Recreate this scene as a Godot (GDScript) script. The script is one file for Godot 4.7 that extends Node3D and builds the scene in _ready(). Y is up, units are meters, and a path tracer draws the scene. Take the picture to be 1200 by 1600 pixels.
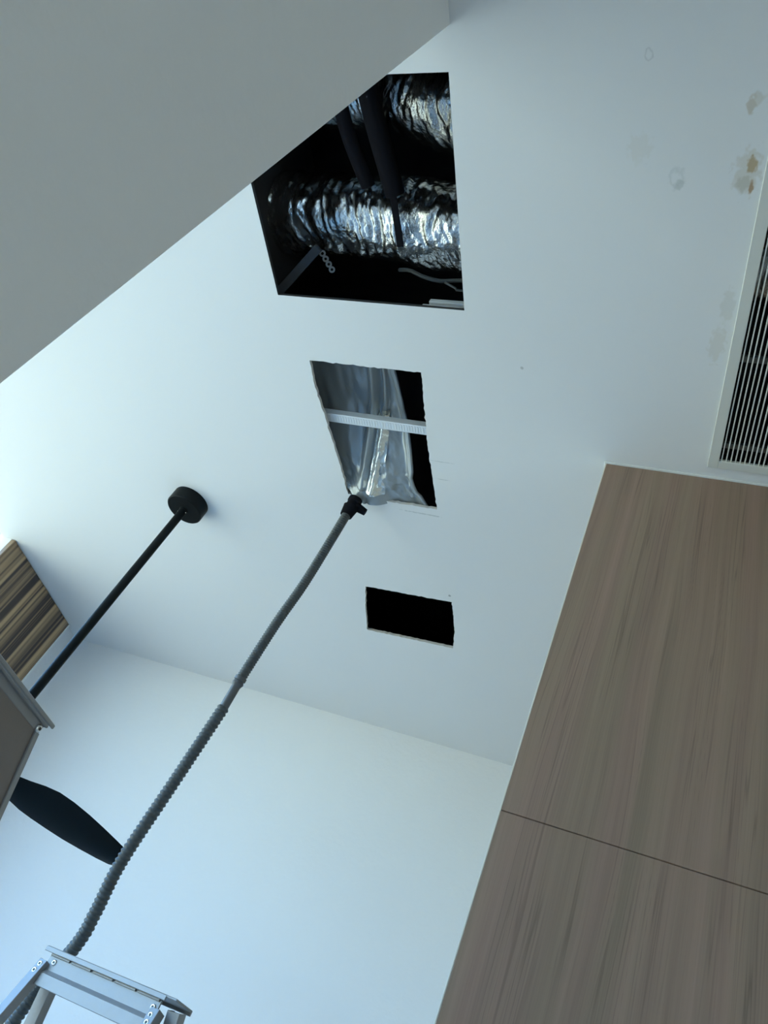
extends Node3D
# A tall bright room seen from below: white ceiling with cut access holes, a wall edge close by,
# wood cladding, a ceiling fan, a drain hose and two aluminium stepladders.
const EYE := 1.5          # height of the camera above the floor
const CEIL := 3.4
var taken := {}
var M := {}
var rng := RandomNumberGenerator.new()

# ---------------------------------------------------------------- naming
func numbered(s: String) -> String:
	if not taken.has(s):
		taken[s] = 0
		return s
	taken[s] += 1
	return "%s_%03d" % [s, taken[s]]

func thing(called: String, label: String, category: String, at := Vector3.ZERO, turn := 0.0, group := "") -> Node3D:
	var o := Node3D.new()
	o.name = numbered(called)
	add_child(o, true)
	o.position = at
	o.rotation.y = turn
	o.set_meta("label", label)
	o.set_meta("category", category)
	if group != "":
		o.set_meta("group", group)
	return o

func root_struct(called: String, label: String) -> Node3D:
	var o := Node3D.new()
	o.name = called
	add_child(o, true)
	o.set_meta("kind", "structure")
	o.set_meta("label", label)
	return o

func part(called: String, st: SurfaceTool, m: Material, parent: Node) -> MeshInstance3D:
	var o := MeshInstance3D.new()
	o.name = called
	st.generate_normals()
	o.mesh = st.commit()
	o.material_override = m
	o.cast_shadow = GeometryInstance3D.SHADOW_CASTING_SETTING_ON
	parent.add_child(o, true)
	return o

func struct(called: String, label: String, st: SurfaceTool, m: Material, parent: Node = self) -> MeshInstance3D:
	var o := part(called, st, m, parent)
	if parent == self:
		o.set_meta("kind", "structure")
		o.set_meta("label", label)
	return o

func tag(o: Node, label: String, category: String, group := "") -> Node:
	o.set_meta("label", label)
	o.set_meta("category", category)
	if group != "":
		o.set_meta("group", group)
	return o

# ---------------------------------------------------------------- shapes
func mb() -> SurfaceTool:
	var st := SurfaceTool.new()
	st.begin(Mesh.PRIMITIVE_TRIANGLES)
	return st

func tri(st: SurfaceTool, a: Vector3, b: Vector3, c: Vector3, outw: Vector3, smooth := -1) -> void:
	st.set_smooth_group(smooth)
	if (c - a).cross(b - a).dot(outw) < 0.0:
		var t := b
		b = c
		c = t
	for p in [a, b, c]:
		st.set_uv(Vector2(p.x, -p.y))
		st.add_vertex(p)

func quad(st: SurfaceTool, a: Vector3, b: Vector3, c: Vector3, d: Vector3, outw: Vector3, smooth := -1) -> void:
	tri(st, a, b, c, outw, smooth)
	tri(st, a, c, d, outw, smooth)

# chamfered box: f = frame (basis + centre), s = full size
func cbox(st: SurfaceTool, f: Transform3D, s: Vector3, ch := 0.002) -> void:
	var h := s * 0.5
	ch = minf(ch, 0.45 * minf(s.x, minf(s.y, s.z)))
	var V := func(sx: float, sy: float, sz: float, ax: int) -> Vector3:
		var p := Vector3(sx * (h.x - ch), sy * (h.y - ch), sz * (h.z - ch))
		p[ax] = [sx, sy, sz][ax] * h[ax]
		return f * p
	var D := func(v: Vector3) -> Vector3: return f.basis * v
	for ax in 3:
		for s1 in [-1.0, 1.0]:
			var o := Vector3.ZERO
			o[ax] = s1
			var q := []
			for k in [[-1.0, -1.0], [1.0, -1.0], [1.0, 1.0], [-1.0, 1.0]]:
				var g := [0.0, 0.0, 0.0]
				g[ax] = s1
				g[(ax + 1) % 3] = k[0]
				g[(ax + 2) % 3] = k[1]
				q.append(V.call(g[0], g[1], g[2], ax))
			quad(st, q[0], q[1], q[2], q[3], D.call(o))
			if ch <= 0.0:
				continue
			var b: int = (ax + 1) % 3
			var c: int = (ax + 2) % 3
			for s2 in [-1.0, 1.0]:
				var e := []
				for s3 in [-1.0, 1.0]:
					var g2 := [0.0, 0.0, 0.0]
					g2[ax] = s1
					g2[b] = s2
					g2[c] = s3
					e.append(V.call(g2[0], g2[1], g2[2], ax))
					e.append(V.call(g2[0], g2[1], g2[2], b))
				var o2 := Vector3.ZERO
				o2[ax] = s1
				o2[b] = s2
				quad(st, e[0], e[1], e[3], e[2], D.call(o2))
	if ch > 0.0:
		for x in [-1.0, 1.0]:
			for y in [-1.0, 1.0]:
				for z in [-1.0, 1.0]:
					tri(st, V.call(x, y, z, 0), V.call(x, y, z, 1), V.call(x, y, z, 2), D.call(Vector3(x, y, z)))

func box(st: SurfaceTool, lo: Vector3, hi: Vector3, ch := 0.0) -> void:
	cbox(st, Transform3D(Basis(), (lo + hi) * 0.5), hi - lo, ch)

# frame whose y runs from a to b, x as near to side as it can be
func along(a: Vector3, b: Vector3, side: Vector3) -> Transform3D:
	var y := (b - a).normalized()
	var z := side.cross(y).normalized()
	return Transform3D(Basis(y.cross(z), y, z), (a + b) * 0.5)

func bar(st: SurfaceTool, a: Vector3, b: Vector3, side: Vector3, w: float, d: float, ch := 0.001) -> void:
	cbox(st, along(a, b, side), Vector3(w, a.distance_to(b), d), ch)

# open channel: a web of width w with two lips of depth d behind it (towards -z of the frame)
func channel(st: SurfaceTool, a: Vector3, b: Vector3, side: Vector3, w: float, d: float, t := 0.0025) -> void:
	var f := along(a, b, side)
	var l := a.distance_to(b)
	cbox(st, f, Vector3(w, l, t), 0.0008)
	for s in [-1.0, 1.0]:
		cbox(st, f * Transform3D(Basis(), Vector3(s * (w - t) * 0.5, 0, -d * 0.5)), Vector3(t, l, d), 0.0008)

func tube(st: SurfaceTool, pts: Array, radii: Array, sides := 16, caps := true) -> void:
	var n := pts.size()
	var rings := []
	var t0: Vector3 = (pts[1] - pts[0]).normalized()
	var x := t0.cross(Vector3(0.31, 0.2, 0.93)).normalized()
	for i in n:
		var t: Vector3 = (pts[mini(i + 1, n - 1)] - pts[maxi(i - 1, 0)]).normalized()
		x = (x - t * x.dot(t)).normalized()
		var y := t.cross(x)
		var r := []
		for k in sides:
			var a := TAU * k / sides
			r.append(pts[i] + (x * cos(a) + y * sin(a)) * radii[i])
		rings.append(r)
	for i in n - 1:
		var mid: Vector3 = (pts[i] + pts[i + 1]) * 0.5
		for k in sides:
			var k2 := (k + 1) % sides
			var q: Vector3 = (rings[i][k] + rings[i][k2] + rings[i + 1][k] + rings[i + 1][k2]) * 0.25
			quad(st, rings[i][k], rings[i][k2], rings[i + 1][k2], rings[i + 1][k], q - mid, 1)
	if caps:
		for e in [0, n - 1]:
			var o: Vector3 = (pts[0] - pts[1]) if e == 0 else (pts[n - 1] - pts[n - 2])
			for k in sides:
				tri(st, pts[e], rings[e][k], rings[e][(k + 1) % sides], o)

# round profile about a direction: list of [distance along, radius]; sharp rings are doubled by flat shading of steps
func lathe(st: SurfaceTool, base: Vector3, dir: Vector3, prof: Array, sides := 32) -> void:
	var y := dir.normalized()
	var x := y.cross(Vector3(0.31, 0.2, 0.93)).normalized()
	var z := x.cross(y)
	for i in prof.size() - 1:
		var p0: Array = prof[i]
		var p1: Array = prof[i + 1]
		var nr := Vector2(p1[0] - p0[0], -(p1[1] - p0[1]))   # outward (radial, axial)
		for k in sides:
			var a := TAU * k / sides
			var b := TAU * (k + 1) / sides
			var ua := x * cos(a) + z * sin(a)
			var ub := x * cos(b) + z * sin(b)
			var o := (ua + ub).normalized() * nr.x + y * nr.y
			var A: Vector3 = base + y * p0[0] + ua * p0[1]
			var B: Vector3 = base + y * p0[0] + ub * p0[1]
			var C: Vector3 = base + y * p1[0] + ub * p1[1]
			var Dd: Vector3 = base + y * p1[0] + ua * p1[1]
			if p1[1] < 0.00001:
				tri(st, A, B, C, o, 10 + i)
			elif p0[1] < 0.00001:
				tri(st, A, C, Dd, o, 10 + i)
			else:
				quad(st, A, B, C, Dd, o, 10 + i)

# a point given from the eye, in metres
func e(x: float, y: float, z: float) -> Vector3:
	return Vector3(x, y + EYE, z)

func smooth_path(keys: Array, step: float) -> Array:
	var c := Curve3D.new()
	c.bake_interval = step
	for i in keys.size():
		var a: Vector3 = keys[maxi(i - 1, 0)]
		var b: Vector3 = keys[mini(i + 1, keys.size() - 1)]
		var t := (b - a) / 6.0
		c.add_point(keys[i], -t, t)
	var out := []
	var l := c.get_baked_length()
	var n := maxi(2, int(l / step))
	for i in n + 1:
		out.append(c.sample_baked(l * i / n, true))
	return out

# ---------------------------------------------------------------- materials
func mat(col: Color, rough := 0.6, metal := 0.0) -> StandardMaterial3D:
	var m := StandardMaterial3D.new()
	m.albedo_color = col.linear_to_srgb()
	m.roughness = rough
	m.metallic = metal
	return m

func noise_bump(m: StandardMaterial3D, freq: float, metres: float, strength: float, kind := FastNoiseLite.TYPE_SIMPLEX_SMOOTH, sd := 1) -> void:
	var n := FastNoiseLite.new()
	n.noise_type = kind
	n.frequency = freq
	n.seed = sd
	n.fractal_octaves = 4
	var img := n.get_seamless_image(512, 512)
	img.convert(Image.FORMAT_RGBA8)
	img.bump_map_to_normal_map(6.0)
	m.normal_enabled = true
	m.normal_texture = ImageTexture.create_from_image(img)
	m.normal_scale = strength
	m.uv1_triplanar = true
	m.uv1_world_triplanar = true
	m.uv1_scale = Vector3.ONE / metres

func grain_image(w: int, h: int, wide: float, tall: float, base: Color, kind: int) -> Image:
	var broad := FastNoiseLite.new()
	broad.seed = 11 + kind
	broad.frequency = 1.0
	broad.fractal_octaves = 3
	var fine := FastNoiseLite.new()
	fine.seed = 23 + kind
	fine.frequency = 1.0
	fine.fractal_octaves = 2
	var buf := PackedByteArray()
	buf.resize(w * h * 3)
	for j in h:
		var y := tall * j / h
		for i in w:
			var x := wide * i / w
			var c: Color
			if kind == 0:
				var wander := 0.020 * broad.get_noise_2d(x * 1.6, y * 0.55)
				var xx := x + wander
				var b := broad.get_noise_2d(xx * 22.0, y * 0.35)
				var f := fine.get_noise_2d(xx * 260.0, y * 2.6)
				var s := fine.get_noise_2d(xx * 60.0 + 70.0, y * 0.7)
				var red := broad.get_noise_2d(xx * 11.0 + 40.0, y * 0.5 + 9.0)
				var v := 1.0 + 0.20 * b + 0.08 * f
				var line := clampf((absf(s) * -9.0) + 1.0, 0.0, 1.0) * clampf(fine.get_noise_2d(xx * 14.0, y * 1.1 + 33.0) * 2.2 + 0.35, 0.0, 1.0)
				v -= 0.27 * line
				c = Color(base.r * v * (1.0 + 0.075 * red), base.g * v, base.b * v * (1.0 + 0.06 * red))
			else:
				var xx2 := x + 0.05 * (y - 1.0) * broad.get_noise_2d(x * 3.0, 5.0)
				var b2 := broad.get_noise_2d(xx2 * 13.0, y * 0.22)
				var f2 := fine.get_noise_2d(xx2 * 38.0, y * 0.5)
				var t := clampf(0.55 + 1.5 * b2 + 0.8 * f2, 0.0, 1.0)
				c = Color(0.055, 0.036, 0.03).lerp(base, t)
			c = c.linear_to_srgb()
			var o := (j * w + i) * 3
			buf[o] = int(clampf(c.r, 0, 1) * 255.0)
			buf[o + 1] = int(clampf(c.g, 0, 1) * 255.0)
			buf[o + 2] = int(clampf(c.b, 0, 1) * 255.0)
	return Image.create_from_data(w, h, false, Image.FORMAT_RGB8, buf)

const WR0 := Vector2(0.7, -1.2)   # right window: sill height, z
const WR1 := Vector2(2.5, 1.8)
const CX0 := -1.03
const CX1 := 0.26
const WHITE := Color(0.80, 0.80, 0.80)

# soft irregular stain blended into an image that covers x CX0..CX1, z -3.62..0
func stain(img: Image, x: float, z: float, rx: float, rz: float, col: Color, most: float, sd: int, ring := 0.0) -> void:
	var n := FastNoiseLite.new()
	n.seed = sd
	n.frequency = 1.0
	n.fractal_octaves = 3
	var W := img.get_width()
	var H := img.get_height()
	var px := func(v: float) -> int: return int((v - CX0) / (CX1 - CX0) * W)
	var pz := func(v: float) -> int: return int((v + 3.62) / 3.62 * H)
	for j in range(maxi(0, pz.call(z - rz * 1.7)), mini(H, pz.call(z + rz * 1.7))):
		for i in range(maxi(0, px.call(x - rx * 1.7)), mini(W, px.call(x + rx * 1.7))):
			var wx := CX0 + (i + 0.5) / W * (CX1 - CX0)
			var wz := -3.62 + (j + 0.5) / H * 3.62
			var d := Vector2((wx - x) / rx, (wz - z) / rz).length()
			d += 0.55 * n.get_noise_2d(wx * 55.0, wz * 40.0)
			var a := clampf((1.0 - d) * 3.0, 0.0, 1.0) * most
			if ring > 0.0:
				a = clampf(1.0 - absf(d - 0.85) / ring, 0.0, 1.0) * most
			if a > 0.0:
				img.set_pixel(i, j, img.get_pixel(i, j).lerp(col.linear_to_srgb(), a))

func make_materials() -> void:
	M.ceiling = mat(WHITE, 0.75)
	M.wall = mat(Color(0.78, 0.78, 0.78), 0.8)
	noise_bump(M.wall, 0.03, 0.6, 0.10)
	M.side = mat(Color(0.42, 0.35, 0.29), 0.5)
	M.warm = mat(Color(0.74, 0.63, 0.53), 0.8)
	M.board = mat(Color(0.62, 0.60, 0.57), 0.9)
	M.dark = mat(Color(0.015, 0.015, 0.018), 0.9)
	M.floor = mat(Color(0.50, 0.42, 0.34), 0.45)
	M.wood = mat(Color.WHITE, 0.5)
	M.wood.albedo_texture = ImageTexture.create_from_image(grain_image(768, 1280, 0.8, 3.4, Color(0.325, 0.218, 0.158), 0))
	M.zebra = mat(Color.WHITE, 0.45)
	M.zebra.albedo_texture = ImageTexture.create_from_image(grain_image(256, 512, 0.72, 2.0, Color(0.50, 0.33, 0.18), 1))
	M.trim = mat(Color(0.82, 0.82, 0.80), 0.5)
	M.cream = mat(Color(0.80, 0.76, 0.66), 0.5)
	M.black = mat(Color(0.006, 0.008, 0.009), 0.42)
	M.black.metallic_specular = 0.22
	M.blade = mat(Color(0.006, 0.011, 0.014), 0.55)
	M.blade.metallic_specular = 0.25
	M.chrome = mat(Color(0.8, 0.8, 0.8), 0.15, 1.0)
	M.alu = mat(Color(0.27, 0.27, 0.275), 0.48, 0.35)
	noise_bump(M.alu, 0.02, 0.25, 0.25, FastNoiseLite.TYPE_PERLIN, 5)
	M.alu_dull = mat(Color(0.20, 0.175, 0.165), 0.42, 0.6)
	noise_bump(M.alu_dull, 0.015, 0.3, 0.2, FastNoiseLite.TYPE_PERLIN, 6)
	M.rivet = mat(Color(0.72, 0.72, 0.72), 0.3, 0.9)
	M.pin = mat(Color(0.05, 0.05, 0.05), 0.5, 0.5)
	M.foil = mat(Color(0.68, 0.68, 0.66), 0.22, 1.0)
	noise_bump(M.foil, 0.03, 0.20, 0.8, FastNoiseLite.TYPE_CELLULAR, 8)
	M.galv = mat(Color(0.80, 0.83, 0.86), 0.45, 0.3)
	noise_bump(M.galv, 0.10, 0.05, 0.6, FastNoiseLite.TYPE_CELLULAR, 9)
	M.galv_dark = mat(Color(0.05, 0.052, 0.058), 0.6, 0.2)
	M.strap = mat(Color(0.22, 0.225, 0.23), 0.5, 0.3)
	M.rubber = mat(Color(0.010, 0.010, 0.013), 0.8)
	M.rubber.metallic_specular = 0.15
	M.hose = mat(Color(0.058, 0.066, 0.070), 0.5)
	M.hose_dark = mat(Color(0.060, 0.070, 0.074), 0.42)
	M.joint = mat(Color(0.085, 0.088, 0.092), 0.45)
	M.plastic = mat(Color(0.36, 0.39, 0.41), 0.20, 0.35)
	noise_bump(M.plastic, 0.012, 0.35, 0.35, FastNoiseLite.TYPE_PERLIN, 12)
	M.crumple = mat(Color(0.70, 0.73, 0.72), 0.24, 0.75)
	M.grille = mat(Color(0.70, 0.70, 0.65), 0.45)
	M.crossbar = mat(Color(0.20, 0.21, 0.20), 0.5, 0.4)
	M.frame = mat(Color(0.85, 0.85, 0.84), 0.4)
	M.blind = mat(Color(0.80, 0.70, 0.62), 0.9)
	M.blind.backlight_enabled = true
	M.blind.backlight = Color(0.80, 0.70, 0.62).linear_to_srgb()
	M.glass = mat(Color(0.9, 0.97, 0.96), 0.0)
	M.glass.albedo_color.a = 0.08
	M.glass.transparency = BaseMaterial3D.TRANSPARENCY_ALPHA
	var img := Image.create(1024, 2048, false, Image.FORMAT_RGB8)
	img.fill(WHITE.linear_to_srgb())
	stain(img, -0.021, -0.569, 0.010, 0.020, Color(0.54, 0.46, 0.36), 0.6, 3)
	stain(img, -0.010, -0.555, 0.012, 0.018, Color(0.62, 0.58, 0.50), 0.5, 13)
	stain(img, -0.007, -0.705, 0.030, 0.055, Color(0.66, 0.62, 0.56), 0.60, 4)
	stain(img, 0.001, -0.690, 0.011, 0.022, Color(0.46, 0.34, 0.20), 0.85, 5)
	stain(img, 0.006, -0.738, 0.006, 0.016, Color(0.40, 0.26, 0.16), 0.85, 6)
	stain(img, -0.012, -0.730, 0.016, 0.020, Color(0.50, 0.46, 0.38), 0.45, 7)
	stain(img, -0.005, -1.14, 0.022, 0.055, Color(0.66, 0.63, 0.57), 0.42, 8)
	stain(img, 0.004, -1.03, 0.018, 0.05, Color(0.64, 0.62, 0.56), 0.35, 18)
	stain(img, -0.239, -0.655, 0.030, 0.034, Color(0.68, 0.66, 0.60), 0.24, 9)
	stain(img, -0.153, -0.719, 0.016, 0.022, Color(0.52, 0.54, 0.52), 0.30, 10, 0.45)
	stain(img, -0.146, -0.735, 0.012, 0.012, Color(0.52, 0.54, 0.52), 0.5, 15)
	stain(img, -0.239, -0.466, 0.010, 0.011, Color(0.46, 0.46, 0.46), 0.40, 21, 0.30)
	stain(img, -0.825, -2.384, 0.006, 0.007, Color(0.35, 0.35, 0.35), 0.8, 12)
	stain(img, -0.517, -1.27, 0.005, 0.005, Color(0.45, 0.46, 0.45), 0.7, 14)
	stain(img, -0.80, -1.68, 0.04, 0.002, Color(0.45, 0.47, 0.48), 0.6, 16)
	stain(img, -0.80, -1.76, 0.03, 0.002, Color(0.45, 0.47, 0.48), 0.5, 17)
	stain(img, -0.90, -1.945, 0.09, 0.003, Color(0.48, 0.50, 0.50), 0.6, 19)
	M.ceiling_main = mat(Color.WHITE, 0.75)
	M.ceiling_main.albedo_texture = ImageTexture.create_from_image(img)

# ---------------------------------------------------------------- ceiling with holes
func jag(keys: Array, step: float, amp: float, sd: int) -> PackedVector2Array:
	var n := FastNoiseLite.new()
	n.seed = sd
	n.frequency = 22.0
	n.fractal_octaves = 3
	var out := PackedVector2Array()
	for i in keys.size():
		var a: Vector2 = keys[i]
		var b: Vector2 = keys[(i + 1) % keys.size()]
		var k := maxi(1, int(a.distance_to(b) / step))
		var s := (b - a).orthogonal().normalized()
		for j in k:
			var p := a.lerp(b, float(j) / k)
			var w := amp if j > 0 else 0.0
			out.append(p + s * w * n.get_noise_2d(p.x * 3.0, p.y * 3.0) * 2.0)
	return out

func flat_poly(st: SurfaceTool, poly: PackedVector2Array, y: float, up: float) -> void:
	var ix := Geometry2D.triangulate_polygon(poly)
	for i in range(0, ix.size(), 3):
		var v := []
		for k in 3:
			var p := poly[ix[i + k]]
			v.append(Vector3(p.x, y, p.y))
		if (v[2] - v[0]).cross(v[1] - v[0]).y * up < 0.0:
			v.reverse()
		for p3 in v:
			st.set_smooth_group(-1)
			st.set_uv(Vector2((p3.x - CX0) / (CX1 - CX0), (p3.z + 3.62) / 3.62))
			st.add_vertex(p3)

func build_ceiling(holes: Array) -> void:
	var root := root_struct("ceiling", "white plasterboard ceiling with three cut openings and a grille opening")
	var rects := [[-3.55, CX0, -3.75, 3.0, "ceiling"], [CX0, CX1, -3.62, 0.0, "ceiling_main"], [CX0, CX1, -3.75, -3.62, "ceiling"], [CX0, CX1, 0.0, 3.0, "ceiling"], [CX1, 2.7, -3.75, 3.0, "ceiling"]]
	var tops := mb()
	var stp := {"ceiling": mb(), "ceiling_main": mb()}
	for r in rects:
		var polys := [PackedVector2Array([Vector2(r[0], r[2]), Vector2(r[1], r[2]), Vector2(r[1], r[3]), Vector2(r[0], r[3])])]
		for h in holes:
			var nxt := []
			for p in polys:
				for q in Geometry2D.clip_polygons(p, h):
					nxt.append(q)
			polys = nxt
		for p in polys:
			flat_poly(stp[r[4]], p, CEIL, -1.0)
			flat_poly(tops, p, CEIL + 0.012, 1.0)
	part("plasterboard", stp.ceiling_main, M.ceiling_main, root)
	part("plasterboard", stp.ceiling, M.ceiling, root)
	part("plasterboard_back", tops, M.board, root)
	for h in holes:
		var st := mb()
		var c := Vector2.ZERO
		for p in h:
			c += p / h.size()
		for i in h.size():
			var a: Vector2 = h[i]
			var b: Vector2 = h[(i + 1) % h.size()]
			var o := c - (a + b) * 0.5
			quad(st, Vector3(a.x, CEIL, a.y), Vector3(b.x, CEIL, b.y), Vector3(b.x, CEIL + 0.012, b.y), Vector3(a.x, CEIL + 0.012, a.y), Vector3(o.x, 0, o.y))
		part("cut_edge", st, M.board if h.size() > 4 else M.galv_dark, root)

# ---------------------------------------------------------------- things
func stepladder(called: String, label: String, at: Vector3, turn: float, p: Dictionary) -> void:
	var t := thing(called, label, "ladder", at, turn)
	var H: float = p.height
	var w: float = p.width * 0.5
	var d: float = p.depth
	# top cap: plate with a turned-down lip in front and slots under it
	var st := mb()
	box(st, Vector3(-w - p.over, H - 0.005, -d), Vector3(w + p.over_r, H, 0.012), 0.0015)
	box(st, Vector3(-w - p.over, H - (0.012 if p.ribs else 0.008), 0.009), Vector3(w + minf(p.over_r, 0.016), H - 0.001, 0.013), 0.001)
	box(st, Vector3(-w - p.over, H - 0.012, -d), Vector3(w + p.over_r, H - 0.001, -d + 0.004), 0.001)
	if p.ribs:
		for k in 5:
			var x0 := -w + 2.0 * w * (k + 0.04) / 5.0
			box(st, Vector3(x0, H - 0.016, -0.002), Vector3(x0 + 2.0 * w / 5.0 * 0.9, H - 0.006, 0.004), 0.001)
	part("top_cap", st, M.alu, t)
	# rail: the channel just under the cap
	st = mb()
	if p.rail > 0.0:
		box(st, Vector3(-w, H - p.rail, 0.0), Vector3(w, H - 0.010, 0.004), 0.001)
		box(st, Vector3(-w, H - 0.014, 0.0), Vector3(w, H - 0.010, 0.012), 0.001)
		part("top_rail", st, M.alu, t)
	# apron
	st = mb()
	var a0: float = H - maxf(p.rail, 0.012)
	var a1: float = H - p.apron
	if p.rail > 0.0:
		var ln: Vector3 = Vector3(0, -1, p.lean)
		for s in [[-1.0, 1.0]]:
			var drop: float = a0 - a1
			var A := Vector3(-w + 0.002, a0, 0.003)
			var B := Vector3(w - 0.002, a0, 0.003)
			var C := B + ln * drop + Vector3(p.splay * drop, 0, 0)
			var D := A + ln * drop - Vector3(p.splay * drop, 0, 0)
			quad(st, A, B, C, D, Vector3(0, 0, 1))
			var bk := Vector3(0, 0, -0.003)
			quad(st, A + bk, B + bk, C + bk, D + bk, Vector3(0, 0, -1))
			quad(st, C, D, D + bk, C + bk, Vector3(0, -1, 0))
		part("apron", st, M.alu_dull, t)
	else:
		var am := (a0 + a1) * 0.5 - 0.004
		box(st, Vector3(-w, am, -0.004), Vector3(w, a0, 0.0), 0.001)
		box(st, Vector3(-w - 0.012, a1, 0.004), Vector3(w - 0.010, am - 0.003, 0.008), 0.001)
		quad(st, Vector3(-w - 0.012, am - 0.003, 0.008), Vector3(w - 0.010, am - 0.003, 0.008), Vector3(w, am + 0.006, 0.0), Vector3(-w, am + 0.006, 0.0), Vector3(0, 0.5, 1))
		part("apron", st, M.alu, t)
	# legs
	var feet := []
	for s in [-1.0, 1.0]:
		for fr in [true, false]:
			var ly: float = H - (p.leg_top if fr else 0.02)
			var top := Vector3(s * (w - p.leg_in + (0.0 if fr else (p.rear_out if s > 0.0 else -0.02))), ly, ((0.010 if p.ribs else 0.005) if fr else -p.rear_z))
			var drop: float = ly - 0.012
			var lean: float = p.lean if fr else -p.back_lean
			var bot := top + Vector3(s * p.splay * drop, -drop, lean * drop)
			st = mb()
			if fr:
				channel(st, bot, top, Vector3(1, 0, 0), p.leg_w, p.leg_d)
			else:
				channel(st, bot, top, Vector3(1, 0, 0), p.rear_w, 0.022)
			var lg := part("leg", st, M.alu, t)
			var sf := mb()
			box(sf, Vector3(bot.x - 0.03, 0, bot.z - 0.03), Vector3(bot.x + 0.03, 0.03, bot.z + 0.03), 0.004)
			part("rubber_foot", sf, M.rubber, lg)
			feet.append([top, bot, fr])
	# treads between the front legs and braces between the rear ones
	var k := 1
	while H - 0.28 * k > 0.15:
		var y: float = H - 0.28 * k
		for fr in [true, false]:
			var l: Array = feet[0] if fr else feet[1]
			var r: Array = feet[2] if fr else feet[3]
			var f: float = (l[0].y - y) / (l[0].y - l[1].y)
			var a: Vector3 = l[0].lerp(l[1], f)
			var b: Vector3 = r[0].lerp(r[1], f)
			st = mb()
			if fr:
				box(st, Vector3(a.x, y - 0.004, a.z - 0.085), Vector3(b.x, y, a.z - 0.004), 0.001)
				box(st, Vector3(a.x, y - 0.03, a.z - 0.010), Vector3(b.x, y - 0.002, a.z - 0.006), 0.001)
				part("step", st, M.alu, t)
			else:
				box(st, Vector3(a.x, y - 0.03, a.z - 0.012), Vector3(b.x, y, a.z - 0.004), 0.001)
				part("brace", st, M.alu, t)
		k += 1
	# rivets on the front
	for q in p.rivets:
		st = mb()
		var c: Vector3 = q
		lathe(st, c - Vector3(0, 0, 0.002), Vector3(0, 0, 1), [[0.0, 0.0068], [0.0035, 0.0068], [0.005, 0.005], [0.0048, 0.003]], 16)
		var rv := part("rivet", st, M.rivet, t)
		var sp := mb()
		lathe(sp, c - Vector3(0, 0, 0.001), Vector3(0, 0, 1), [[0.0, 0.003], [0.0047, 0.003], [0.0047, 0.0]], 12)
		part("rivet_pin", sp, M.pin, rv)

func crumpled_tube(keys: Array, rad: Array, sd: int, crush: float) -> SurfaceTool:
	var st := mb()
	var pts := smooth_path(keys, 0.006)
	var n := pts.size()
	var sides := 96
	var cell := FastNoiseLite.new()
	cell.noise_type = FastNoiseLite.TYPE_CELLULAR
	cell.cellular_return_type = FastNoiseLite.RETURN_DISTANCE
	cell.seed = sd
	cell.frequency = 1.0
	var soft := FastNoiseLite.new()
	soft.seed = sd + 3
	soft.frequency = 1.0
	soft.fractal_octaves = 3
	var grid := []
	var x := Vector3(0, 0, 1)
	var run := 0.0
	for i in n:
		if i > 0:
			run += pts[i].distance_to(pts[i - 1])
		var t: Vector3 = (pts[mini(i + 1, n - 1)] - pts[maxi(i - 1, 0)]).normalized()
		x = (x - t * x.dot(t)).normalized()
		var y := t.cross(x)
		var fr := float(i) / (n - 1) * (rad.size() - 1)
		var r0: float = lerpf(rad[int(fr)], rad[mini(int(fr) + 1, rad.size() - 1)], fr - int(fr))
		var ring := []
		for k in sides:
			var a := TAU * k / sides
			var q := Vector3(run, cos(a) * r0, sin(a) * r0)
			var rr := r0
			var skew := q.x + 0.25 * soft.get_noise_3d(q.x * 3.0, q.y * 4.0, q.z * 4.0 + 7.0) * 0.2
			rr += crush * 0.55 * cell.get_noise_3d(q.x * 26.0, q.y * 22.0, q.z * 22.0)
			rr += crush * 0.75 * (1.0 - 2.0 * absf(soft.get_noise_3d(skew * 22.0, q.y * 3.0, q.z * 3.0)))
			rr += crush * 1.6 * soft.get_noise_3d(q.x * 7.0 + 50.0, q.y * 5.0, q.z * 5.0)
			rr += crush * 0.35 * soft.get_noise_3d(q.x * 60.0, q.y * 50.0, q.z * 50.0)
			ring.append(pts[i] + (x * cos(a) + y * sin(a)) * rr)
		grid.append(ring)
	for i in n - 1:
		for k in sides:
			var k2 := (k + 1) % sides
			var mid: Vector3 = (pts[i] + pts[i + 1]) * 0.5
			var qd: Vector3 = (grid[i][k] + grid[i + 1][k2]) * 0.5
			quad(st, grid[i][k], grid[i][k2], grid[i + 1][k2], grid[i + 1][k], qd - mid, 1)
	return st

func corrugated(keys: Array, pitch: float, r: float, depth: float) -> SurfaceTool:
	var pts := smooth_path(keys, pitch / 7.0)
	var rr := []
	var run := 0.0
	for i in pts.size():
		if i > 0:
			run += pts[i].distance_to(pts[i - 1])
		var ph := fposmod(run / pitch, 1.0)
		rr.append(r - depth * absf(2.0 * ph - 1.0))
	var st := mb()
	tube(st, pts, rr, 18)
	return st

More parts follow.
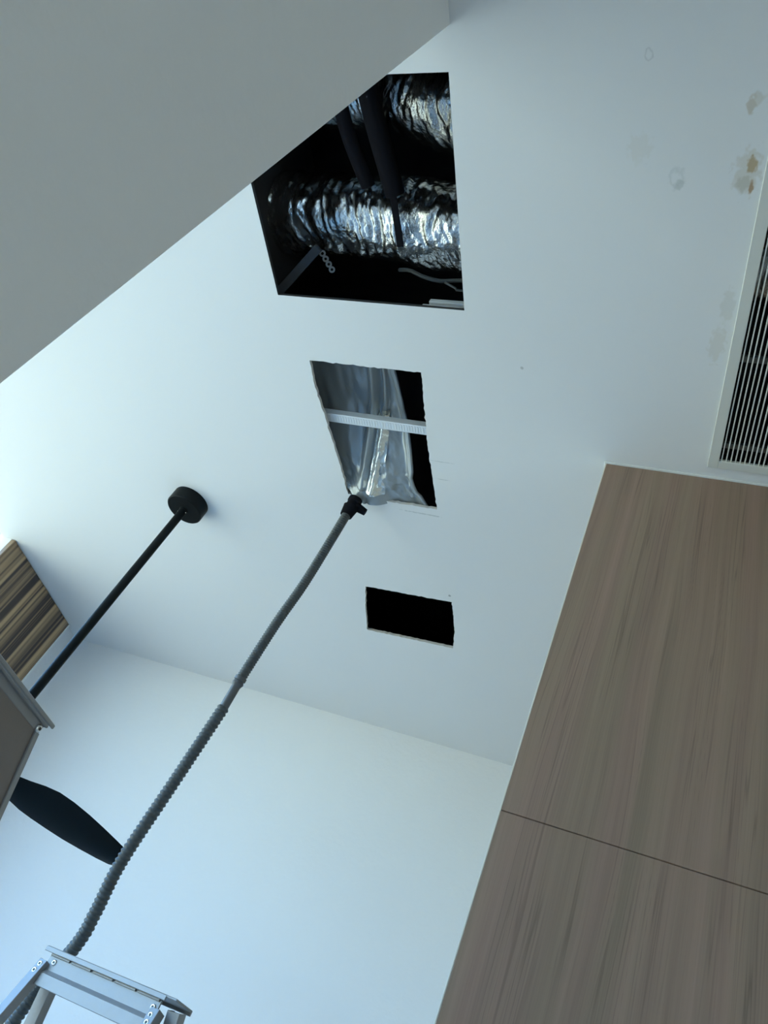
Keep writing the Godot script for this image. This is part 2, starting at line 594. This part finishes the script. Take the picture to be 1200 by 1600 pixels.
func build_grille() -> void:
	var t := thing("air_grille", "long off-white linear bar air grille set in the ceiling above the wood cladding", "vent", e(0.25, 1.9, -0.80))
	var x0 := -0.222   # outer left, from the thing's own origin
	var x1 := 0.25
	var z0 := -0.734
	var z1 := 0.73
	var b := 0.0285
	var st := mb()
	for q in [[x0, x0 + b, z0, z1], [x1 - b, x1, z0, z1]]:
		box(st, Vector3(q[0], -0.012, q[2]), Vector3(q[1], 0.0, q[3]), 0.0015)
	for q in [[x0 + b - 0.001, x1 - b + 0.001, z0, z0 + 0.028], [x0 + b - 0.001, x1 - b + 0.001, z1 - 0.028, z1]]:
		box(st, Vector3(q[0], -0.0115, q[2]), Vector3(q[1], 0.0, q[3]), 0.0015)
	# inner walls of the frame
	box(st, Vector3(x0 + b - 0.002, -0.010, z0 + 0.026), Vector3(x0 + b, 0.03, z1 - 0.026))
	box(st, Vector3(x1 - b, -0.010, z0 + 0.026), Vector3(x1 - b + 0.002, 0.03, z1 - 0.026))
	part("frame", st, M.grille, t)
	var x := x0 + b + 0.0065
	var proto: MeshInstance3D = null
	while x < x1 - b - 0.004:
		if proto == null:
			st = mb()
			box(st, Vector3(-0.0016, -0.009, z0 + 0.026), Vector3(0.0016, 0.007, z1 - 0.026), 0.0007)
			proto = part("slat", st, M.grille, t)
			proto.position.x = x
		else:
			var c := proto.duplicate()
			c.name = "slat"
			t.add_child(c, true)
			c.position.x = x
		x += 0.0121
	for z in [-1.463, -1.179, -0.891, -0.603, -0.315]:
		st = mb()
		box(st, Vector3(x0 + b - 0.002, 0.008, z + 0.80 - 0.010), Vector3(x1 - b + 0.002, 0.020, z + 0.80 + 0.008), 0.001)
		part("crossbar", st, M.crossbar, t)

func build_fan() -> void:
	var c := e(-1.991, 1.9, -2.123)
	var t := thing("ceiling_fan", "matte black ceiling fan on a long downrod from a round canopy", "fan", c)
	var st := mb()
	lathe(st, Vector3.ZERO, Vector3(0, -1, 0), [[0.0, 0.082], [0.056, 0.082], [0.060, 0.079], [0.061, 0.076], [0.061, 0.02], [0.068, 0.018], [0.068, 0.0]], 48)
	part("canopy", st, M.black, t)
	st = mb()
	tube(st, [Vector3(0, -0.066, 0), Vector3(0, -1.20, 0)], [0.0175, 0.0175], 24)
	part("downrod", st, M.black, t)
	st = mb()
	tube(st, [Vector3(-0.022, -0.074, 0.0), Vector3(0.022, -0.074, 0.0)], [0.0035, 0.0035], 12)
	part("pin", st, M.chrome, t)
	st = mb()
	lathe(st, Vector3(0, -1.17, 0), Vector3(0, -1, 0), [[0.0, 0.02], [0.02, 0.05], [0.05, 0.095], [0.12, 0.105], [0.17, 0.10], [0.20, 0.07], [0.205, 0.0]], 40)
	part("motor_housing", st, M.black, t)
	for k in 3:
		st = mb()
		var ang := atan2(-0.8, 0.6) + TAU * k / 3.0
		var dir := Vector3(cos(ang), 0, sin(ang))
		var side := Vector3(-sin(ang), 0, cos(ang))
		# outline: [distance, half width leading, half width trailing]
		var o := [[0.08, 0.026, 0.026], [0.12, 0.032, 0.038], [0.17, 0.046, 0.056], [0.22, 0.064, 0.064], [0.27, 0.076, 0.066], [0.33, 0.078, 0.066], [0.40, 0.074, 0.064], [0.47, 0.066, 0.058], [0.54, 0.056, 0.050], [0.59, 0.048, 0.042], [0.61, 0.036, 0.032], [0.618, 0.015, 0.014]]
		var prev := []
		for i in o.size():
			var pitch := lerpf(0.75, 0.62, float(i) / (o.size() - 1))
			var wv := side * cos(pitch) + Vector3(0, 1, 0) * sin(pitch)
			var nv := dir.cross(wv).normalized()
			var cc: Vector3 = dir * o[i][0] + Vector3(0, -1.295, 0)
			var row := []
			for s in 9:
				var f := s / 8.0
				var off := lerpf(-o[i][2], o[i][1], f)
				var bow := 0.010 * (1.0 - pow(2.0 * f - 1.0, 2.0))
				row.append([cc + wv * off + nv * (bow + 0.004 * sin(PI * f)), cc + wv * off + nv * (bow - 0.004 * sin(PI * f))])
			if i > 0:
				for s in 8:
					quad(st, prev[s][0], prev[s + 1][0], row[s + 1][0], row[s][0], nv, 1)
					quad(st, prev[s][1], prev[s + 1][1], row[s + 1][1], row[s][1], -nv, 2)
			prev = row
		part("blade", st, M.blade, t)

func build_sheet() -> void:
	var t := thing("plastic_sheet", "silvery creased leak-catching sheet sagging in the middle ceiling opening above the hose", "sheet", e(-1.1, 1.95, -1.6))
	var org := e(-1.1, 1.95, -1.6)
	var n1 := FastNoiseLite.new()
	n1.seed = 5
	n1.frequency = 1.0
	n1.fractal_octaves = 3
	var cr := FastNoiseLite.new()
	cr.seed = 9
	cr.frequency = 1.0
	cr.noise_type = FastNoiseLite.TYPE_CELLULAR
	cr.cellular_return_type = FastNoiseLite.RETURN_DISTANCE
	var U := 110
	var V := 130
	var g := []
	for j in V + 1:
		var v := float(j) / V
		var z := lerpf(-1.30, -1.925, v)
		var row := []
		for i in U + 1:
			var u := float(i) / U
			var xr := lerpf(-1.005, -0.925, smoothstep(0.0, 1.0, v))
			var xl := lerpf(-1.42, -1.34, v)
			if v > 0.80:
				xl = lerpf(-1.356, -1.125, (v - 0.80) / 0.20)
				xr = lerpf(-0.941, -0.885, (v - 0.80) / 0.20)
			var x := lerpf(xl, xr, u)
			var y := 2.045 - 0.125 * smoothstep(0.35, 1.0, v)
			# long folds that run towards the outlet
			var fx := x + 0.05 * smoothstep(0.2, 1.0, v)
			y -= 0.020 * exp(-pow((fx + 1.085) / 0.012, 2.0))
			y += 0.016 * exp(-pow((fx + 1.060) / 0.010, 2.0))
			y -= 0.022 * exp(-pow((fx + 1.035) / 0.012, 2.0))
			y -= 0.020 * exp(-pow((x - xr + 0.006) / 0.014, 2.0))
			y += 0.016 * n1.get_noise_2d(x * 5.0, z * 2.0)
			# crumpled strip in the lower half
			var k := exp(-pow((fx + 1.0) / 0.035, 2.0)) * smoothstep(0.25, 0.6, v)
			y += 0.020 * k * cr.get_noise_2d(x * 32.0, z * 16.0)
			var k2 := smoothstep(0.68, 0.95, v)
			k2 *= 1.0 - smoothstep(0.93, 1.0, v)
			y += 0.020 * k2 * n1.get_noise_2d(x * 22.0 + 9.0, z * 12.0)
			# droop into the outlet at the lower left corner
			var dd := Vector2((x + 1.12) / 0.09, (z + 1.94) / 0.10).length()
			y -= 0.045 * exp(-pow(dd, 4.0))
			y = maxf(y, lerpf(1.919, 1.876, exp(-pow(dd, 4.0))) if v > 0.9 else 1.876)
			row.append(e(x, y, z) - org)
		g.append(row)
	var st := mb()
	for j in V:
		for i in U:
			quad(st, g[j][i], g[j][i + 1], g[j + 1][i + 1], g[j + 1][i], Vector3(0, -1, 0), 1)
			for q in [[0, 0]]:
				var up := Vector3(0, 0.0015, 0)
				quad(st, g[j][i] + up, g[j][i + 1] + up, g[j + 1][i + 1] + up, g[j + 1][i] + up, Vector3(0, 1, 0), 2)
	part("film", st, M.plastic, t)
	# crumpled shiny tape that follows the middle folds down to the outlet
	st = mb()
	var rows := []
	for j in range(58, 122):
		var row2 := []
		var f := smoothstep(0.0, 1.0, float(j - 58) / 63.0)
		for k in 13:
			var x2 := lerpf(-1.080 - 0.030 * f, -1.028 - 0.012 * f, k / 12.0)
			var best := 0
			for i in U:
				if g[j][i].x + org.x <= x2:
					best = i
			var q: Vector3 = g[j][best]
			q.x = x2 - org.x
			q.y -= 0.005 + 0.006 * cr.get_noise_2d(x2 * 40.0, j * 0.07) + 0.016 * n1.get_noise_2d(x2 * 16.0 + 3.0, j * 0.035) + 0.006 * sin(k * 0.26)
			row2.append(q)
		rows.append(row2)
	for j in rows.size() - 1:
		for k in 12:
			quad(st, rows[j][k], rows[j][k + 1], rows[j + 1][k + 1], rows[j + 1][k], Vector3(0, -1, 0), 1)
			var up2 := Vector3(0, 0.001, 0)
			quad(st, rows[j][k] + up2, rows[j][k + 1] + up2, rows[j + 1][k + 1] + up2, rows[j + 1][k] + up2, Vector3(0, 1, 0), 2)
	part("tape", st, M.crumple, t)
	# rolled hem on the right edge
	st = mb()
	var hp := []
	var hr := []
	for j in range(0, V + 1, 5):
		hp.append(g[j][U])
		hr.append(0.007)
	tube(st, hp, hr, 10)
	part("hem", st, M.plastic, t)

func _ready() -> void:
	rng.seed = 7
	# ---- camera
	var cam := Camera3D.new()
	cam.name = "camera"
	add_child(cam)
	cam.transform = Transform3D(Basis(Vector3(0.91762396, 0.37575079, -0.12952842), Vector3(-0.16871312, 0.66333503, 0.72905591), Vector3(0.35986407, -0.64714603, 0.6720862)).orthonormalized(), Vector3(0, EYE, 0))
	cam.fov = 66.864
	cam.near = 0.05
	cam.far = 100.0
	cam.current = true
	# ---- sky and exposure
	var we := WorldEnvironment.new()
	we.name = "world"
	add_child(we)
	var env := Environment.new()
	var sm := ProceduralSkyMaterial.new()
	sm.sky_top_color = Color(0.27, 0.60, 0.94)
	sm.sky_horizon_color = Color(0.77, 0.94, 1.0)
	sm.ground_horizon_color = Color(0.82, 0.92, 0.92)
	sm.ground_bottom_color = Color(0.59, 0.63, 0.59)
	sm.sky_energy_multiplier = 3.0
	sm.ground_energy_multiplier = 3.0
	var sky := Sky.new()
	sky.sky_material = sm
	env.background_mode = Environment.BG_SKY
	env.sky = sky
	env.tonemap_mode = Environment.TONE_MAPPER_LINEAR
	env.tonemap_exposure = 0.83
	env.sdfgi_enabled = true
	env.ssao_enabled = true
	env.ssil_enabled = true
	we.environment = env
	make_materials()

	# ---- room shell
	var st := mb()
	box(st, Vector3(-3.55, -0.15, -3.75), Vector3(2.7, 0.0, 3.0))
	struct("floor", "pale grey floor of the room", st, M.floor)
	var h1 := PackedVector2Array([Vector2(-1.295, -1.095), Vector2(-0.683, -1.098), Vector2(-0.683, -0.485), Vector2(-1.295, -0.485)])
	var h2 := jag([Vector2(-1.234, -1.326), Vector2(-0.839, -1.325), Vector2(-0.845, -1.60), Vector2(-0.838, -1.910), Vector2(-1.02, -1.914), Vector2(-1.196, -1.912), Vector2(-1.206, -1.75), Vector2(-1.222, -1.564), Vector2(-1.236, -1.432)], 0.012, 0.0022, 3)
	var h3 := jag([Vector2(-1.209, -2.443), Vector2(-0.819, -2.421), Vector2(-0.822, -2.60), Vector2(-0.837, -2.735), Vector2(-1.249, -2.753), Vector2(-1.233, -2.594)], 0.012, 0.0022, 4)
	var hg := PackedVector2Array([Vector2(0.052, -1.510), Vector2(0.478, -1.510), Vector2(0.478, -0.095), Vector2(0.052, -0.095)])
	build_ceiling([h1, h2, h3, hg])
	st = mb()
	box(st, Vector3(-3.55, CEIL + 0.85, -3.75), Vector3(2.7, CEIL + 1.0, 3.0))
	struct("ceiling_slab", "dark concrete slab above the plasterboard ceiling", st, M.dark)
	st = mb()
	box(st, Vector3(-3.55, 0, -3.75), Vector3(2.7, CEIL, -3.60))
	struct("wall_back", "white wall at the far end of the room under the ceiling line", st, M.wall)
	st = mb()
	box(st, Vector3(-3.55, 0, 2.85), Vector3(2.7, CEIL, 3.0))
	struct("wall_front", "warm white wall behind the camera", st, M.warm)
	st = mb()
	box(st, Vector3(2.55, 0, -3.60), Vector3(2.7, CEIL, WR0.y))
	box(st, Vector3(2.55, 0, WR1.y), Vector3(2.7, CEIL, 2.85))
	box(st, Vector3(2.55, 0, WR0.y), Vector3(2.7, WR0.x, WR1.y))
	box(st, Vector3(2.55, WR1.x, WR0.y), Vector3(2.7, CEIL, WR1.y))
	struct("wall_right", "warm white wall on the right side of the room", st, M.warm)
	var w2n := root_struct("window_2", "window in the right wall")
	for q in [[WR0.x, WR0.x + 0.05, WR0.y, WR1.y], [WR1.x - 0.05, WR1.x, WR0.y, WR1.y], [WR0.x, WR1.x, WR0.y, WR0.y + 0.05], [WR0.x, WR1.x, WR1.y - 0.05, WR1.y]]:
		st = mb()
		box(st, Vector3(2.60, q[0], q[2]), Vector3(2.65, q[1], q[3]), 0.003)
		part("frame", st, M.frame, w2n)
	st = mb()
	box(st, Vector3(2.623, WR0.x + 0.05, WR0.y + 0.05), Vector3(2.627, WR1.x - 0.05, WR1.y - 0.05))
	part("pane", st, M.glass, w2n)
	st = mb()
	box(st, Vector3(2.562, lerpf(WR0.x, WR1.x, 0.48), WR0.y - 0.06), Vector3(2.5635, WR1.x + 0.06, WR1.y + 0.06))
	part("roller_blind", st, M.blind, w2n)
	st = mb()
	tube(st, [Vector3(2.535, WR1.x + 0.06, WR0.y - 0.07), Vector3(2.535, WR1.x + 0.06, WR1.y + 0.07)], [0.022, 0.022], 16)
	part("blind_tube", st, M.frame, w2n)
	# walls of the void above the ceiling
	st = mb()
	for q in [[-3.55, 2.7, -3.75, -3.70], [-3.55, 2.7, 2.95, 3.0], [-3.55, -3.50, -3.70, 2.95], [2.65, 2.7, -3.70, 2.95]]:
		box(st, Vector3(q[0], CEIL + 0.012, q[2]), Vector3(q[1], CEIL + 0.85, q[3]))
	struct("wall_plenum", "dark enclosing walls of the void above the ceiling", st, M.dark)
	# left wall: solid ends round a wide window
	st = mb()
	box(st, Vector3(-3.55, 0, -3.60), Vector3(-3.40, CEIL, -2.72))
	box(st, Vector3(-3.55, 0, 1.60), Vector3(-3.40, CEIL, 2.85))
	box(st, Vector3(-3.55, 0, -2.72), Vector3(-3.40, 0.10, 1.60))
	struct("wall_left", "white left wall round the wide window", st, M.wall)
	var wn := root_struct("window_1", "wide floor to ceiling window in the left wall")
	for k in 5:
		var z := lerpf(-2.72, 1.60, k / 4.0)
		z = clampf(z, -2.695, 1.575)
		if k == 0:
			continue
		st = mb()
		box(st, Vector3(-3.50, 0.10, z - 0.025), Vector3(-3.44, CEIL, z + 0.025), 0.003)
		part("mullion", st, M.frame, wn)
	for y in [0.125]:
		st = mb()
		box(st, Vector3(-3.495, y - 0.025, -2.70), Vector3(-3.445, y + 0.025, 1.58), 0.003)
		part("rail", st, M.frame, wn)
	for k in 4:
		st = mb()
		box(st, Vector3(-3.472, 0.14, -2.70 + 1.07 * k), Vector3(-3.468, CEIL, -2.70 + 1.07 * (k + 1)))
		part("pane", st, M.glass, wn)
	# wall end close to the camera
	st = mb()
	box(st, Vector3(-0.822, 0, -0.390), Vector3(-0.672, CEIL, 2.85), 0.002)
	struct("wall_partition", "plain grey looking partition wall ending in a sharp vertical edge close by", st, M.wall)
	# wood clad block on the right
	var wc := root_struct("wall_clad", "block clad with two brown wood-grain panels, one above the other")
	st = mb()
	box(st, Vector3(-0.2545, 0, -3.60), Vector3(2.55, CEIL - 0.004, -1.596))
	part("core", st, M.side, wc)
	for q in [[0.004, 2.2281], [2.2298, CEIL - 0.008]]:
		st = mb()
		box(st, Vector3(-0.2545, q[0], -1.596), Vector3(0.90, q[1], -1.577), 0.0012)
		scale_uv(part("panel", st, M.wood, wc), Vector2(1.0 / 0.8, 1.0 / 3.4))
		st = mb()
		box(st, Vector3(0.903, q[0], -1.596), Vector3(2.55, q[1], -1.577), 0.0012)
		scale_uv(part("panel", st, M.wood, wc), Vector2(1.0 / 0.8, 1.0 / 3.4))
	st = mb()
	box(st, Vector3(-0.2575, 0.004, -1.596), Vector3(-0.2545, CEIL - 0.006, -1.5775), 0.0005)
	part("edge_strip", st, M.cream, wc)
	st = mb()
	box(st, Vector3(-0.262, CEIL - 0.008, -1.596), Vector3(2.55, CEIL, -1.572), 0.002)
	struct("trim_1", "thin white bead between wood cladding and ceiling", st, M.trim)

	# ---- striped wood panel on the left wall
	var zp := thing("wall_panel", "dark striped brown wood-grain panel on the left wall beside the window", "panel", Vector3(-3.40, 0, -3.08))
	st = mb()
	box(st, Vector3(0.0, 0.02, -0.375), Vector3(0.028, CEIL - 0.003, 0.360), 0.002)
	var zb := part("board", st, M.zebra, zp)
	zebra_uv(zb)
	st = mb()
	box(st, Vector3(0.0, 0.02, -0.385), Vector3(0.034, CEIL - 0.003, -0.373), 0.001)
	part("edge_strip", st, M.trim, zp)

	build_ducts()
	build_grille()
	build_fan()
	# ---- furring channel that crosses the middle opening
	var fc := thing("furring_channel", "pale galvanised furring channel crossing the middle ceiling opening", "channel", e(-1.05, 1.93, -1.577))
	st = mb()
	box(st, Vector3(-0.75, -0.002, -0.0185), Vector3(0.75, 0.0, 0.0165), 0.0006)
	box(st, Vector3(-0.75, -0.002, 0.0155), Vector3(0.75, 0.024, 0.0175), 0.0006)
	box(st, Vector3(-0.75, -0.002, -0.0190), Vector3(0.75, 0.024, -0.0170), 0.0006)
	part("web", st, M.galv, fc)
	st = mb()
	for k in 150:
		var xx := -0.75 + 0.01 * k
		box(st, Vector3(xx, -0.0032, -0.013), Vector3(xx + 0.004, -0.0018, 0.011))
	part("knurling", st, M.galv, fc).set_meta("kind", "stuff")
	build_sheet()
	build_hose()
	# ---- ladders
	var th2 := atan2(-0.27, 0.96)
	var w2 := 0.385
	stepladder("stepladder", "aluminium stepladder with a riveted flat top cap below the hose at bottom left", e(-1.055, -EYE, -1.897), th2, {
		"height": EYE + 0.217, "width": w2, "depth": 0.055, "over": 0.016, "ribs": true, "rail": 0.0, "apron": 0.082, "leg_top": 0.030, "leg_in": -0.002,
		"lean": 0.20, "back_lean": 0.26, "splay": 0.05, "leg_w": 0.026, "leg_d": 0.024, "rear_out": 0.030, "rear_z": 0.014, "over_r": 0.046, "rear_w": 0.036,
		"rivets": [Vector3(-0.168, EYE + 0.190, 0.0), Vector3(0.178, EYE + 0.188, 0.0), Vector3(-0.196, EYE + 0.176, 0.012), Vector3(-0.198, EYE + 0.160, 0.015), Vector3(0.193, EYE + 0.172, 0.012), Vector3(0.195, EYE + 0.157, 0.015)]})
	stepladder("platform_ladder", "taller aluminium ladder with broad dull apron plate, cut off by the left picture edge", e(-0.95, -EYE, -0.895), PI / 2, {
		"height": EYE + 0.408, "width": 0.372, "depth": 0.16, "over": 0.012, "ribs": false, "rail": 0.028, "apron": 0.30, "leg_top": 0.028, "leg_in": 0.006,
		"lean": 0.19, "back_lean": 0.22, "splay": 0.17, "leg_w": 0.012, "leg_d": 0.006, "rear_out": 0.0, "rear_z": 0.14, "over_r": 0.012, "rear_w": 0.04,
		"rivets": [Vector3(0.176, EYE + 0.386, 0.005), Vector3(-0.176, EYE + 0.386, 0.005)]})

func scale_uv(o: MeshInstance3D, s: Vector2) -> void:
	var a := o.mesh.surface_get_arrays(0)
	var uv: PackedVector2Array = a[Mesh.ARRAY_TEX_UV]
	for i in uv.size():
		uv[i] = uv[i] * s
	a[Mesh.ARRAY_TEX_UV] = uv
	var m := ArrayMesh.new()
	m.add_surface_from_arrays(Mesh.PRIMITIVE_TRIANGLES, a)
	o.mesh = m

func zebra_uv(o: MeshInstance3D) -> void:
	var a := o.mesh.surface_get_arrays(0)
	var uv: PackedVector2Array = a[Mesh.ARRAY_TEX_UV]
	var v: PackedVector3Array = a[Mesh.ARRAY_VERTEX]
	for i in uv.size():
		uv[i] = Vector2((v[i].z + 0.4) / 0.80, -v[i].y / 4.0)
	a[Mesh.ARRAY_TEX_UV] = uv
	var m := ArrayMesh.new()
	m.add_surface_from_arrays(Mesh.PRIMITIVE_TRIANGLES, a)
	o.mesh = m

func build_ducts() -> void:
	var d := thing("flexible_duct", "crumpled foil duct crossing the middle of the large ceiling opening", "duct")
	part("foil_jacket", crumpled_tube([e(-1.412, 2.25, -0.985), e(-1.10, 2.235, -0.985), e(-0.80, 2.22, -1.000), e(-0.40, 2.215, -1.03), e(0.3, 2.22, -1.06)], [0.130, 0.128, 0.128, 0.134, 0.134, 0.134], 21, 0.008), M.foil, d)
	d = thing("flexible_duct", "brighter foil duct at the top of the large opening beside the partition edge", "duct")
	part("foil_jacket", crumpled_tube([e(-0.985, 2.43, -0.66), e(-0.80, 2.39, -0.705), e(-0.55, 2.36, -0.735), e(0.2, 2.36, -0.76)], [0.135, 0.150, 0.155, 0.155, 0.155], 34, 0.0065), M.foil, d)
	d = thing("flexible_duct", "dim foil duct end seen behind the black pipes in the large opening", "duct")
	part("foil_jacket", crumpled_tube([e(-1.37, 2.31, -0.60), e(-1.2, 2.31, -0.612), e(-1.035, 2.32, -0.625)], [0.112, 0.112, 0.108], 47, 0.008), M.foil, d)
	for q in [[[e(-1.06, 2.065, 0.2), e(-1.06, 2.062, -0.3), e(-1.055, 2.06, -0.62), e(-1.008, 2.06, -0.815)], 0.021, "thinner black pipe in the large ceiling opening, under the foil ducts"], [[e(-0.985, 2.06, 0.2), e(-0.98, 2.06, -0.3), e(-0.968, 2.06, -0.58), e(-0.925, 2.058, -0.835)], 0.029, "thicker black pipe in the large ceiling opening, beside the brightest foil"]]:
		var p := thing("insulated_pipe", q[2], "pipe")
		var st := mb()
		var pts := smooth_path(q[0], 0.02)
		var rr := []
		for i in pts.size():
			rr.append(q[1])
		tube(st, pts, rr, 18)
		part("sleeve", st, M.rubber, p)
	# strap below the thicker pipe
	var st2 := mb()
	bar(st2, e(-0.928, 2.045, -0.80), e(-0.925, 2.05, -0.99), Vector3(1, 0, 0), 0.022, 0.003)
	tag(part("strap", st2, M.rubber, self), "flat black strap hanging in front of the foil duct", "strap")
	# sheet-metal box left of the duct
	var bx := thing("duct_box", "dark sheet metal box where the crumpled foil duct starts", "box", e(-1.60, 2.0, -0.95))
	var st := mb()
	box(st, Vector3(-0.25, 0.02, -0.24), Vector3(0.18, 0.50, 0.24), 0.004)
	part("casing", st, M.dark, bx)
	st = mb()
	box(st, Vector3(0.176, 0.02, -0.245), Vector3(0.188, 0.50, -0.225), 0.001)
	box(st, Vector3(0.176, 0.015, -0.24), Vector3(0.188, 0.028, 0.24), 0.001)
	part("flange", st, M.galv_dark, bx)
	# perforated strap
	var ps := thing("perforated_strap", "perforated metal hanger strap dangling in the large ceiling opening", "strap", e(-1.26, 2.15, -1.12))
	var A := e(-1.240, 2.12, -1.050)
	var B := e(-1.197, 2.10, -1.112)
	st = mb()
	var steps := 4
	for k in steps:
		var c := A.lerp(B, (k + 0.5) / steps) - e(-1.26, 2.15, -1.12)
		var ax := Vector3(0.42, -0.78, 0.42)
		# ring with a hole
		lathe(st, c, ax, [[0.0, 0.0045], [0.0, 0.0105], [0.0015, 0.0105], [0.0015, 0.0045], [0.0, 0.0045]], 20)
	part("strap", st, M.strap, ps)
	# channel stud that lies along the far rim
	var sd := thing("metal_stud", "pale galvanised channel stud lying on the rim at the bottom right of the large opening", "stud", e(-0.815, 1.913, -1.102))
	st = mb()
	box(st, Vector3(-0.005, 0.0, -0.030), Vector3(0.55, 0.014, 0.0), 0.001)
	part("flange", st, M.galv, sd)
	st = mb()
	box(st, Vector3(0.008, 0.030, -0.030), Vector3(0.55, 0.046, 0.0), 0.001)
	part("flange", st, M.galv, sd)
	st = mb()
	box(st, Vector3(0.0, 0.0, -0.032), Vector3(0.55, 0.046, -0.030), 0.0005)
	part("web", st, M.galv_dark, sd)
	# diagonal bar and cables
	st = mb()
	bar(st, e(-1.346, 1.99, -1.133), e(-1.205, 2.05, -1.005), Vector3(1, 0, -1), 0.028, 0.02)
	tag(part("angle_bar", st, M.galv_dark, self), "dark diagonal angle bar in the left corner of the large opening", "bar")
	for q in [[[e(-0.96, 2.10, -1.09), e(-0.905, 2.055, -1.066), e(-0.86, 2.04, -1.075), e(-0.799, 2.035, -1.084), e(-0.732, 2.045, -1.083), e(-0.3, 2.05, -1.06)], 0.006, "grey cable sagging below the foil duct near the right rim of the large opening"], [[e(-0.775, 2.005, -1.072), e(-0.738, 1.99, -1.079), e(-0.71, 1.988, -1.085), e(-0.3, 1.99, -1.09)], 0.0035, "thinner short cable end just above the stud near the right rim of the large opening"]]:
		st = mb()
		var pts := smooth_path(q[0], 0.02)
		var rr := []
		for i in pts.size():
			rr.append(q[1])
		tube(st, pts, rr, 10)
		tag(part("cable", st, M.hose, self), q[2], "cable")

func build_hose() -> void:
	var t := thing("drain_hose", "grey corrugated drain hose running from the middle opening down behind the stepladder", "hose")
	# depth along the view falls from the outlet to the ladder
	var up := []
	for q in [[-0.4035, 0.627, -0.668, 2.86], [-0.4365, 0.552, -0.7225, 2.70], [-0.462, 0.50, -0.757, 2.60], [-0.4885, 0.447, -0.7965, 2.50]]:
		up.append(e(q[0] * q[3], q[1] * q[3], q[2] * q[3]))
	up[3] = up[3].lerp(e(-0.507 * 2.445, 0.403 * 2.445, -0.829 * 2.445), 0.32)
	var lo := []
	for q in [[-0.507, 0.403, -0.829, 2.445], [-0.551, 0.312, -0.893, 2.32], [-0.594, 0.222, -0.956, 2.22], [-0.614, 0.165, -1.0, 2.175], [-0.630, 0.127, -1.028, 2.15], [-0.685, 0.036, -1.086, 2.13]]:
		lo.append(e(q[0] * q[3], q[1] * q[3], q[2] * q[3]))
	lo.append(e(-1.53, -0.5, -2.40))
	lo.append(e(-1.60, -1.25, -2.50))
	lo.append(e(-1.70, -1.475, -2.62))
	lo.append(e(-1.95, -1.478, -2.80))
	part("upper_hose", corrugated(up, 0.0095, 0.0178, 0.0032), M.hose, t)
	part("lower_hose", corrugated(lo, 0.0140, 0.0205, 0.0045), M.hose_dark, t)
	var st := mb()
	var a: Vector3 = up[3]
	var b: Vector3 = lo[0]
	var dr: Vector3 = (b - a).normalized()
	lathe(st, a - dr * 0.012, dr, [[0.0, 0.0], [0.0, 0.0195], [0.012, 0.0195], [0.014, 0.016], [0.022, 0.0195], [0.030, 0.016], [0.034, 0.0145], [a.distance_to(b) + 0.02, 0.0145], [a.distance_to(b) + 0.02, 0.0]], 24)
	part("coupling", st, M.joint, t)
	st = mb()
	var u: Vector3 = (up[0] - up[1]).normalized()
	lathe(st, up[0] - u * 0.006, u, [[0.0, 0.0], [0.0, 0.023], [0.030, 0.027], [0.040, 0.029], [0.044, 0.023], [0.062, 0.023], [0.066, 0.0265], [0.082, 0.0265], [0.084, 0.0]], 28)
	part("outlet_adaptor", st, M.rubber, t)
	st = mb()
	tube(st, [up[0] + u * 0.05, up[0] + u * 0.05 + Vector3(0.052, -0.008, -0.022)], [0.020, 0.013], 14)
	part("adaptor_spout", st, M.rubber, t)
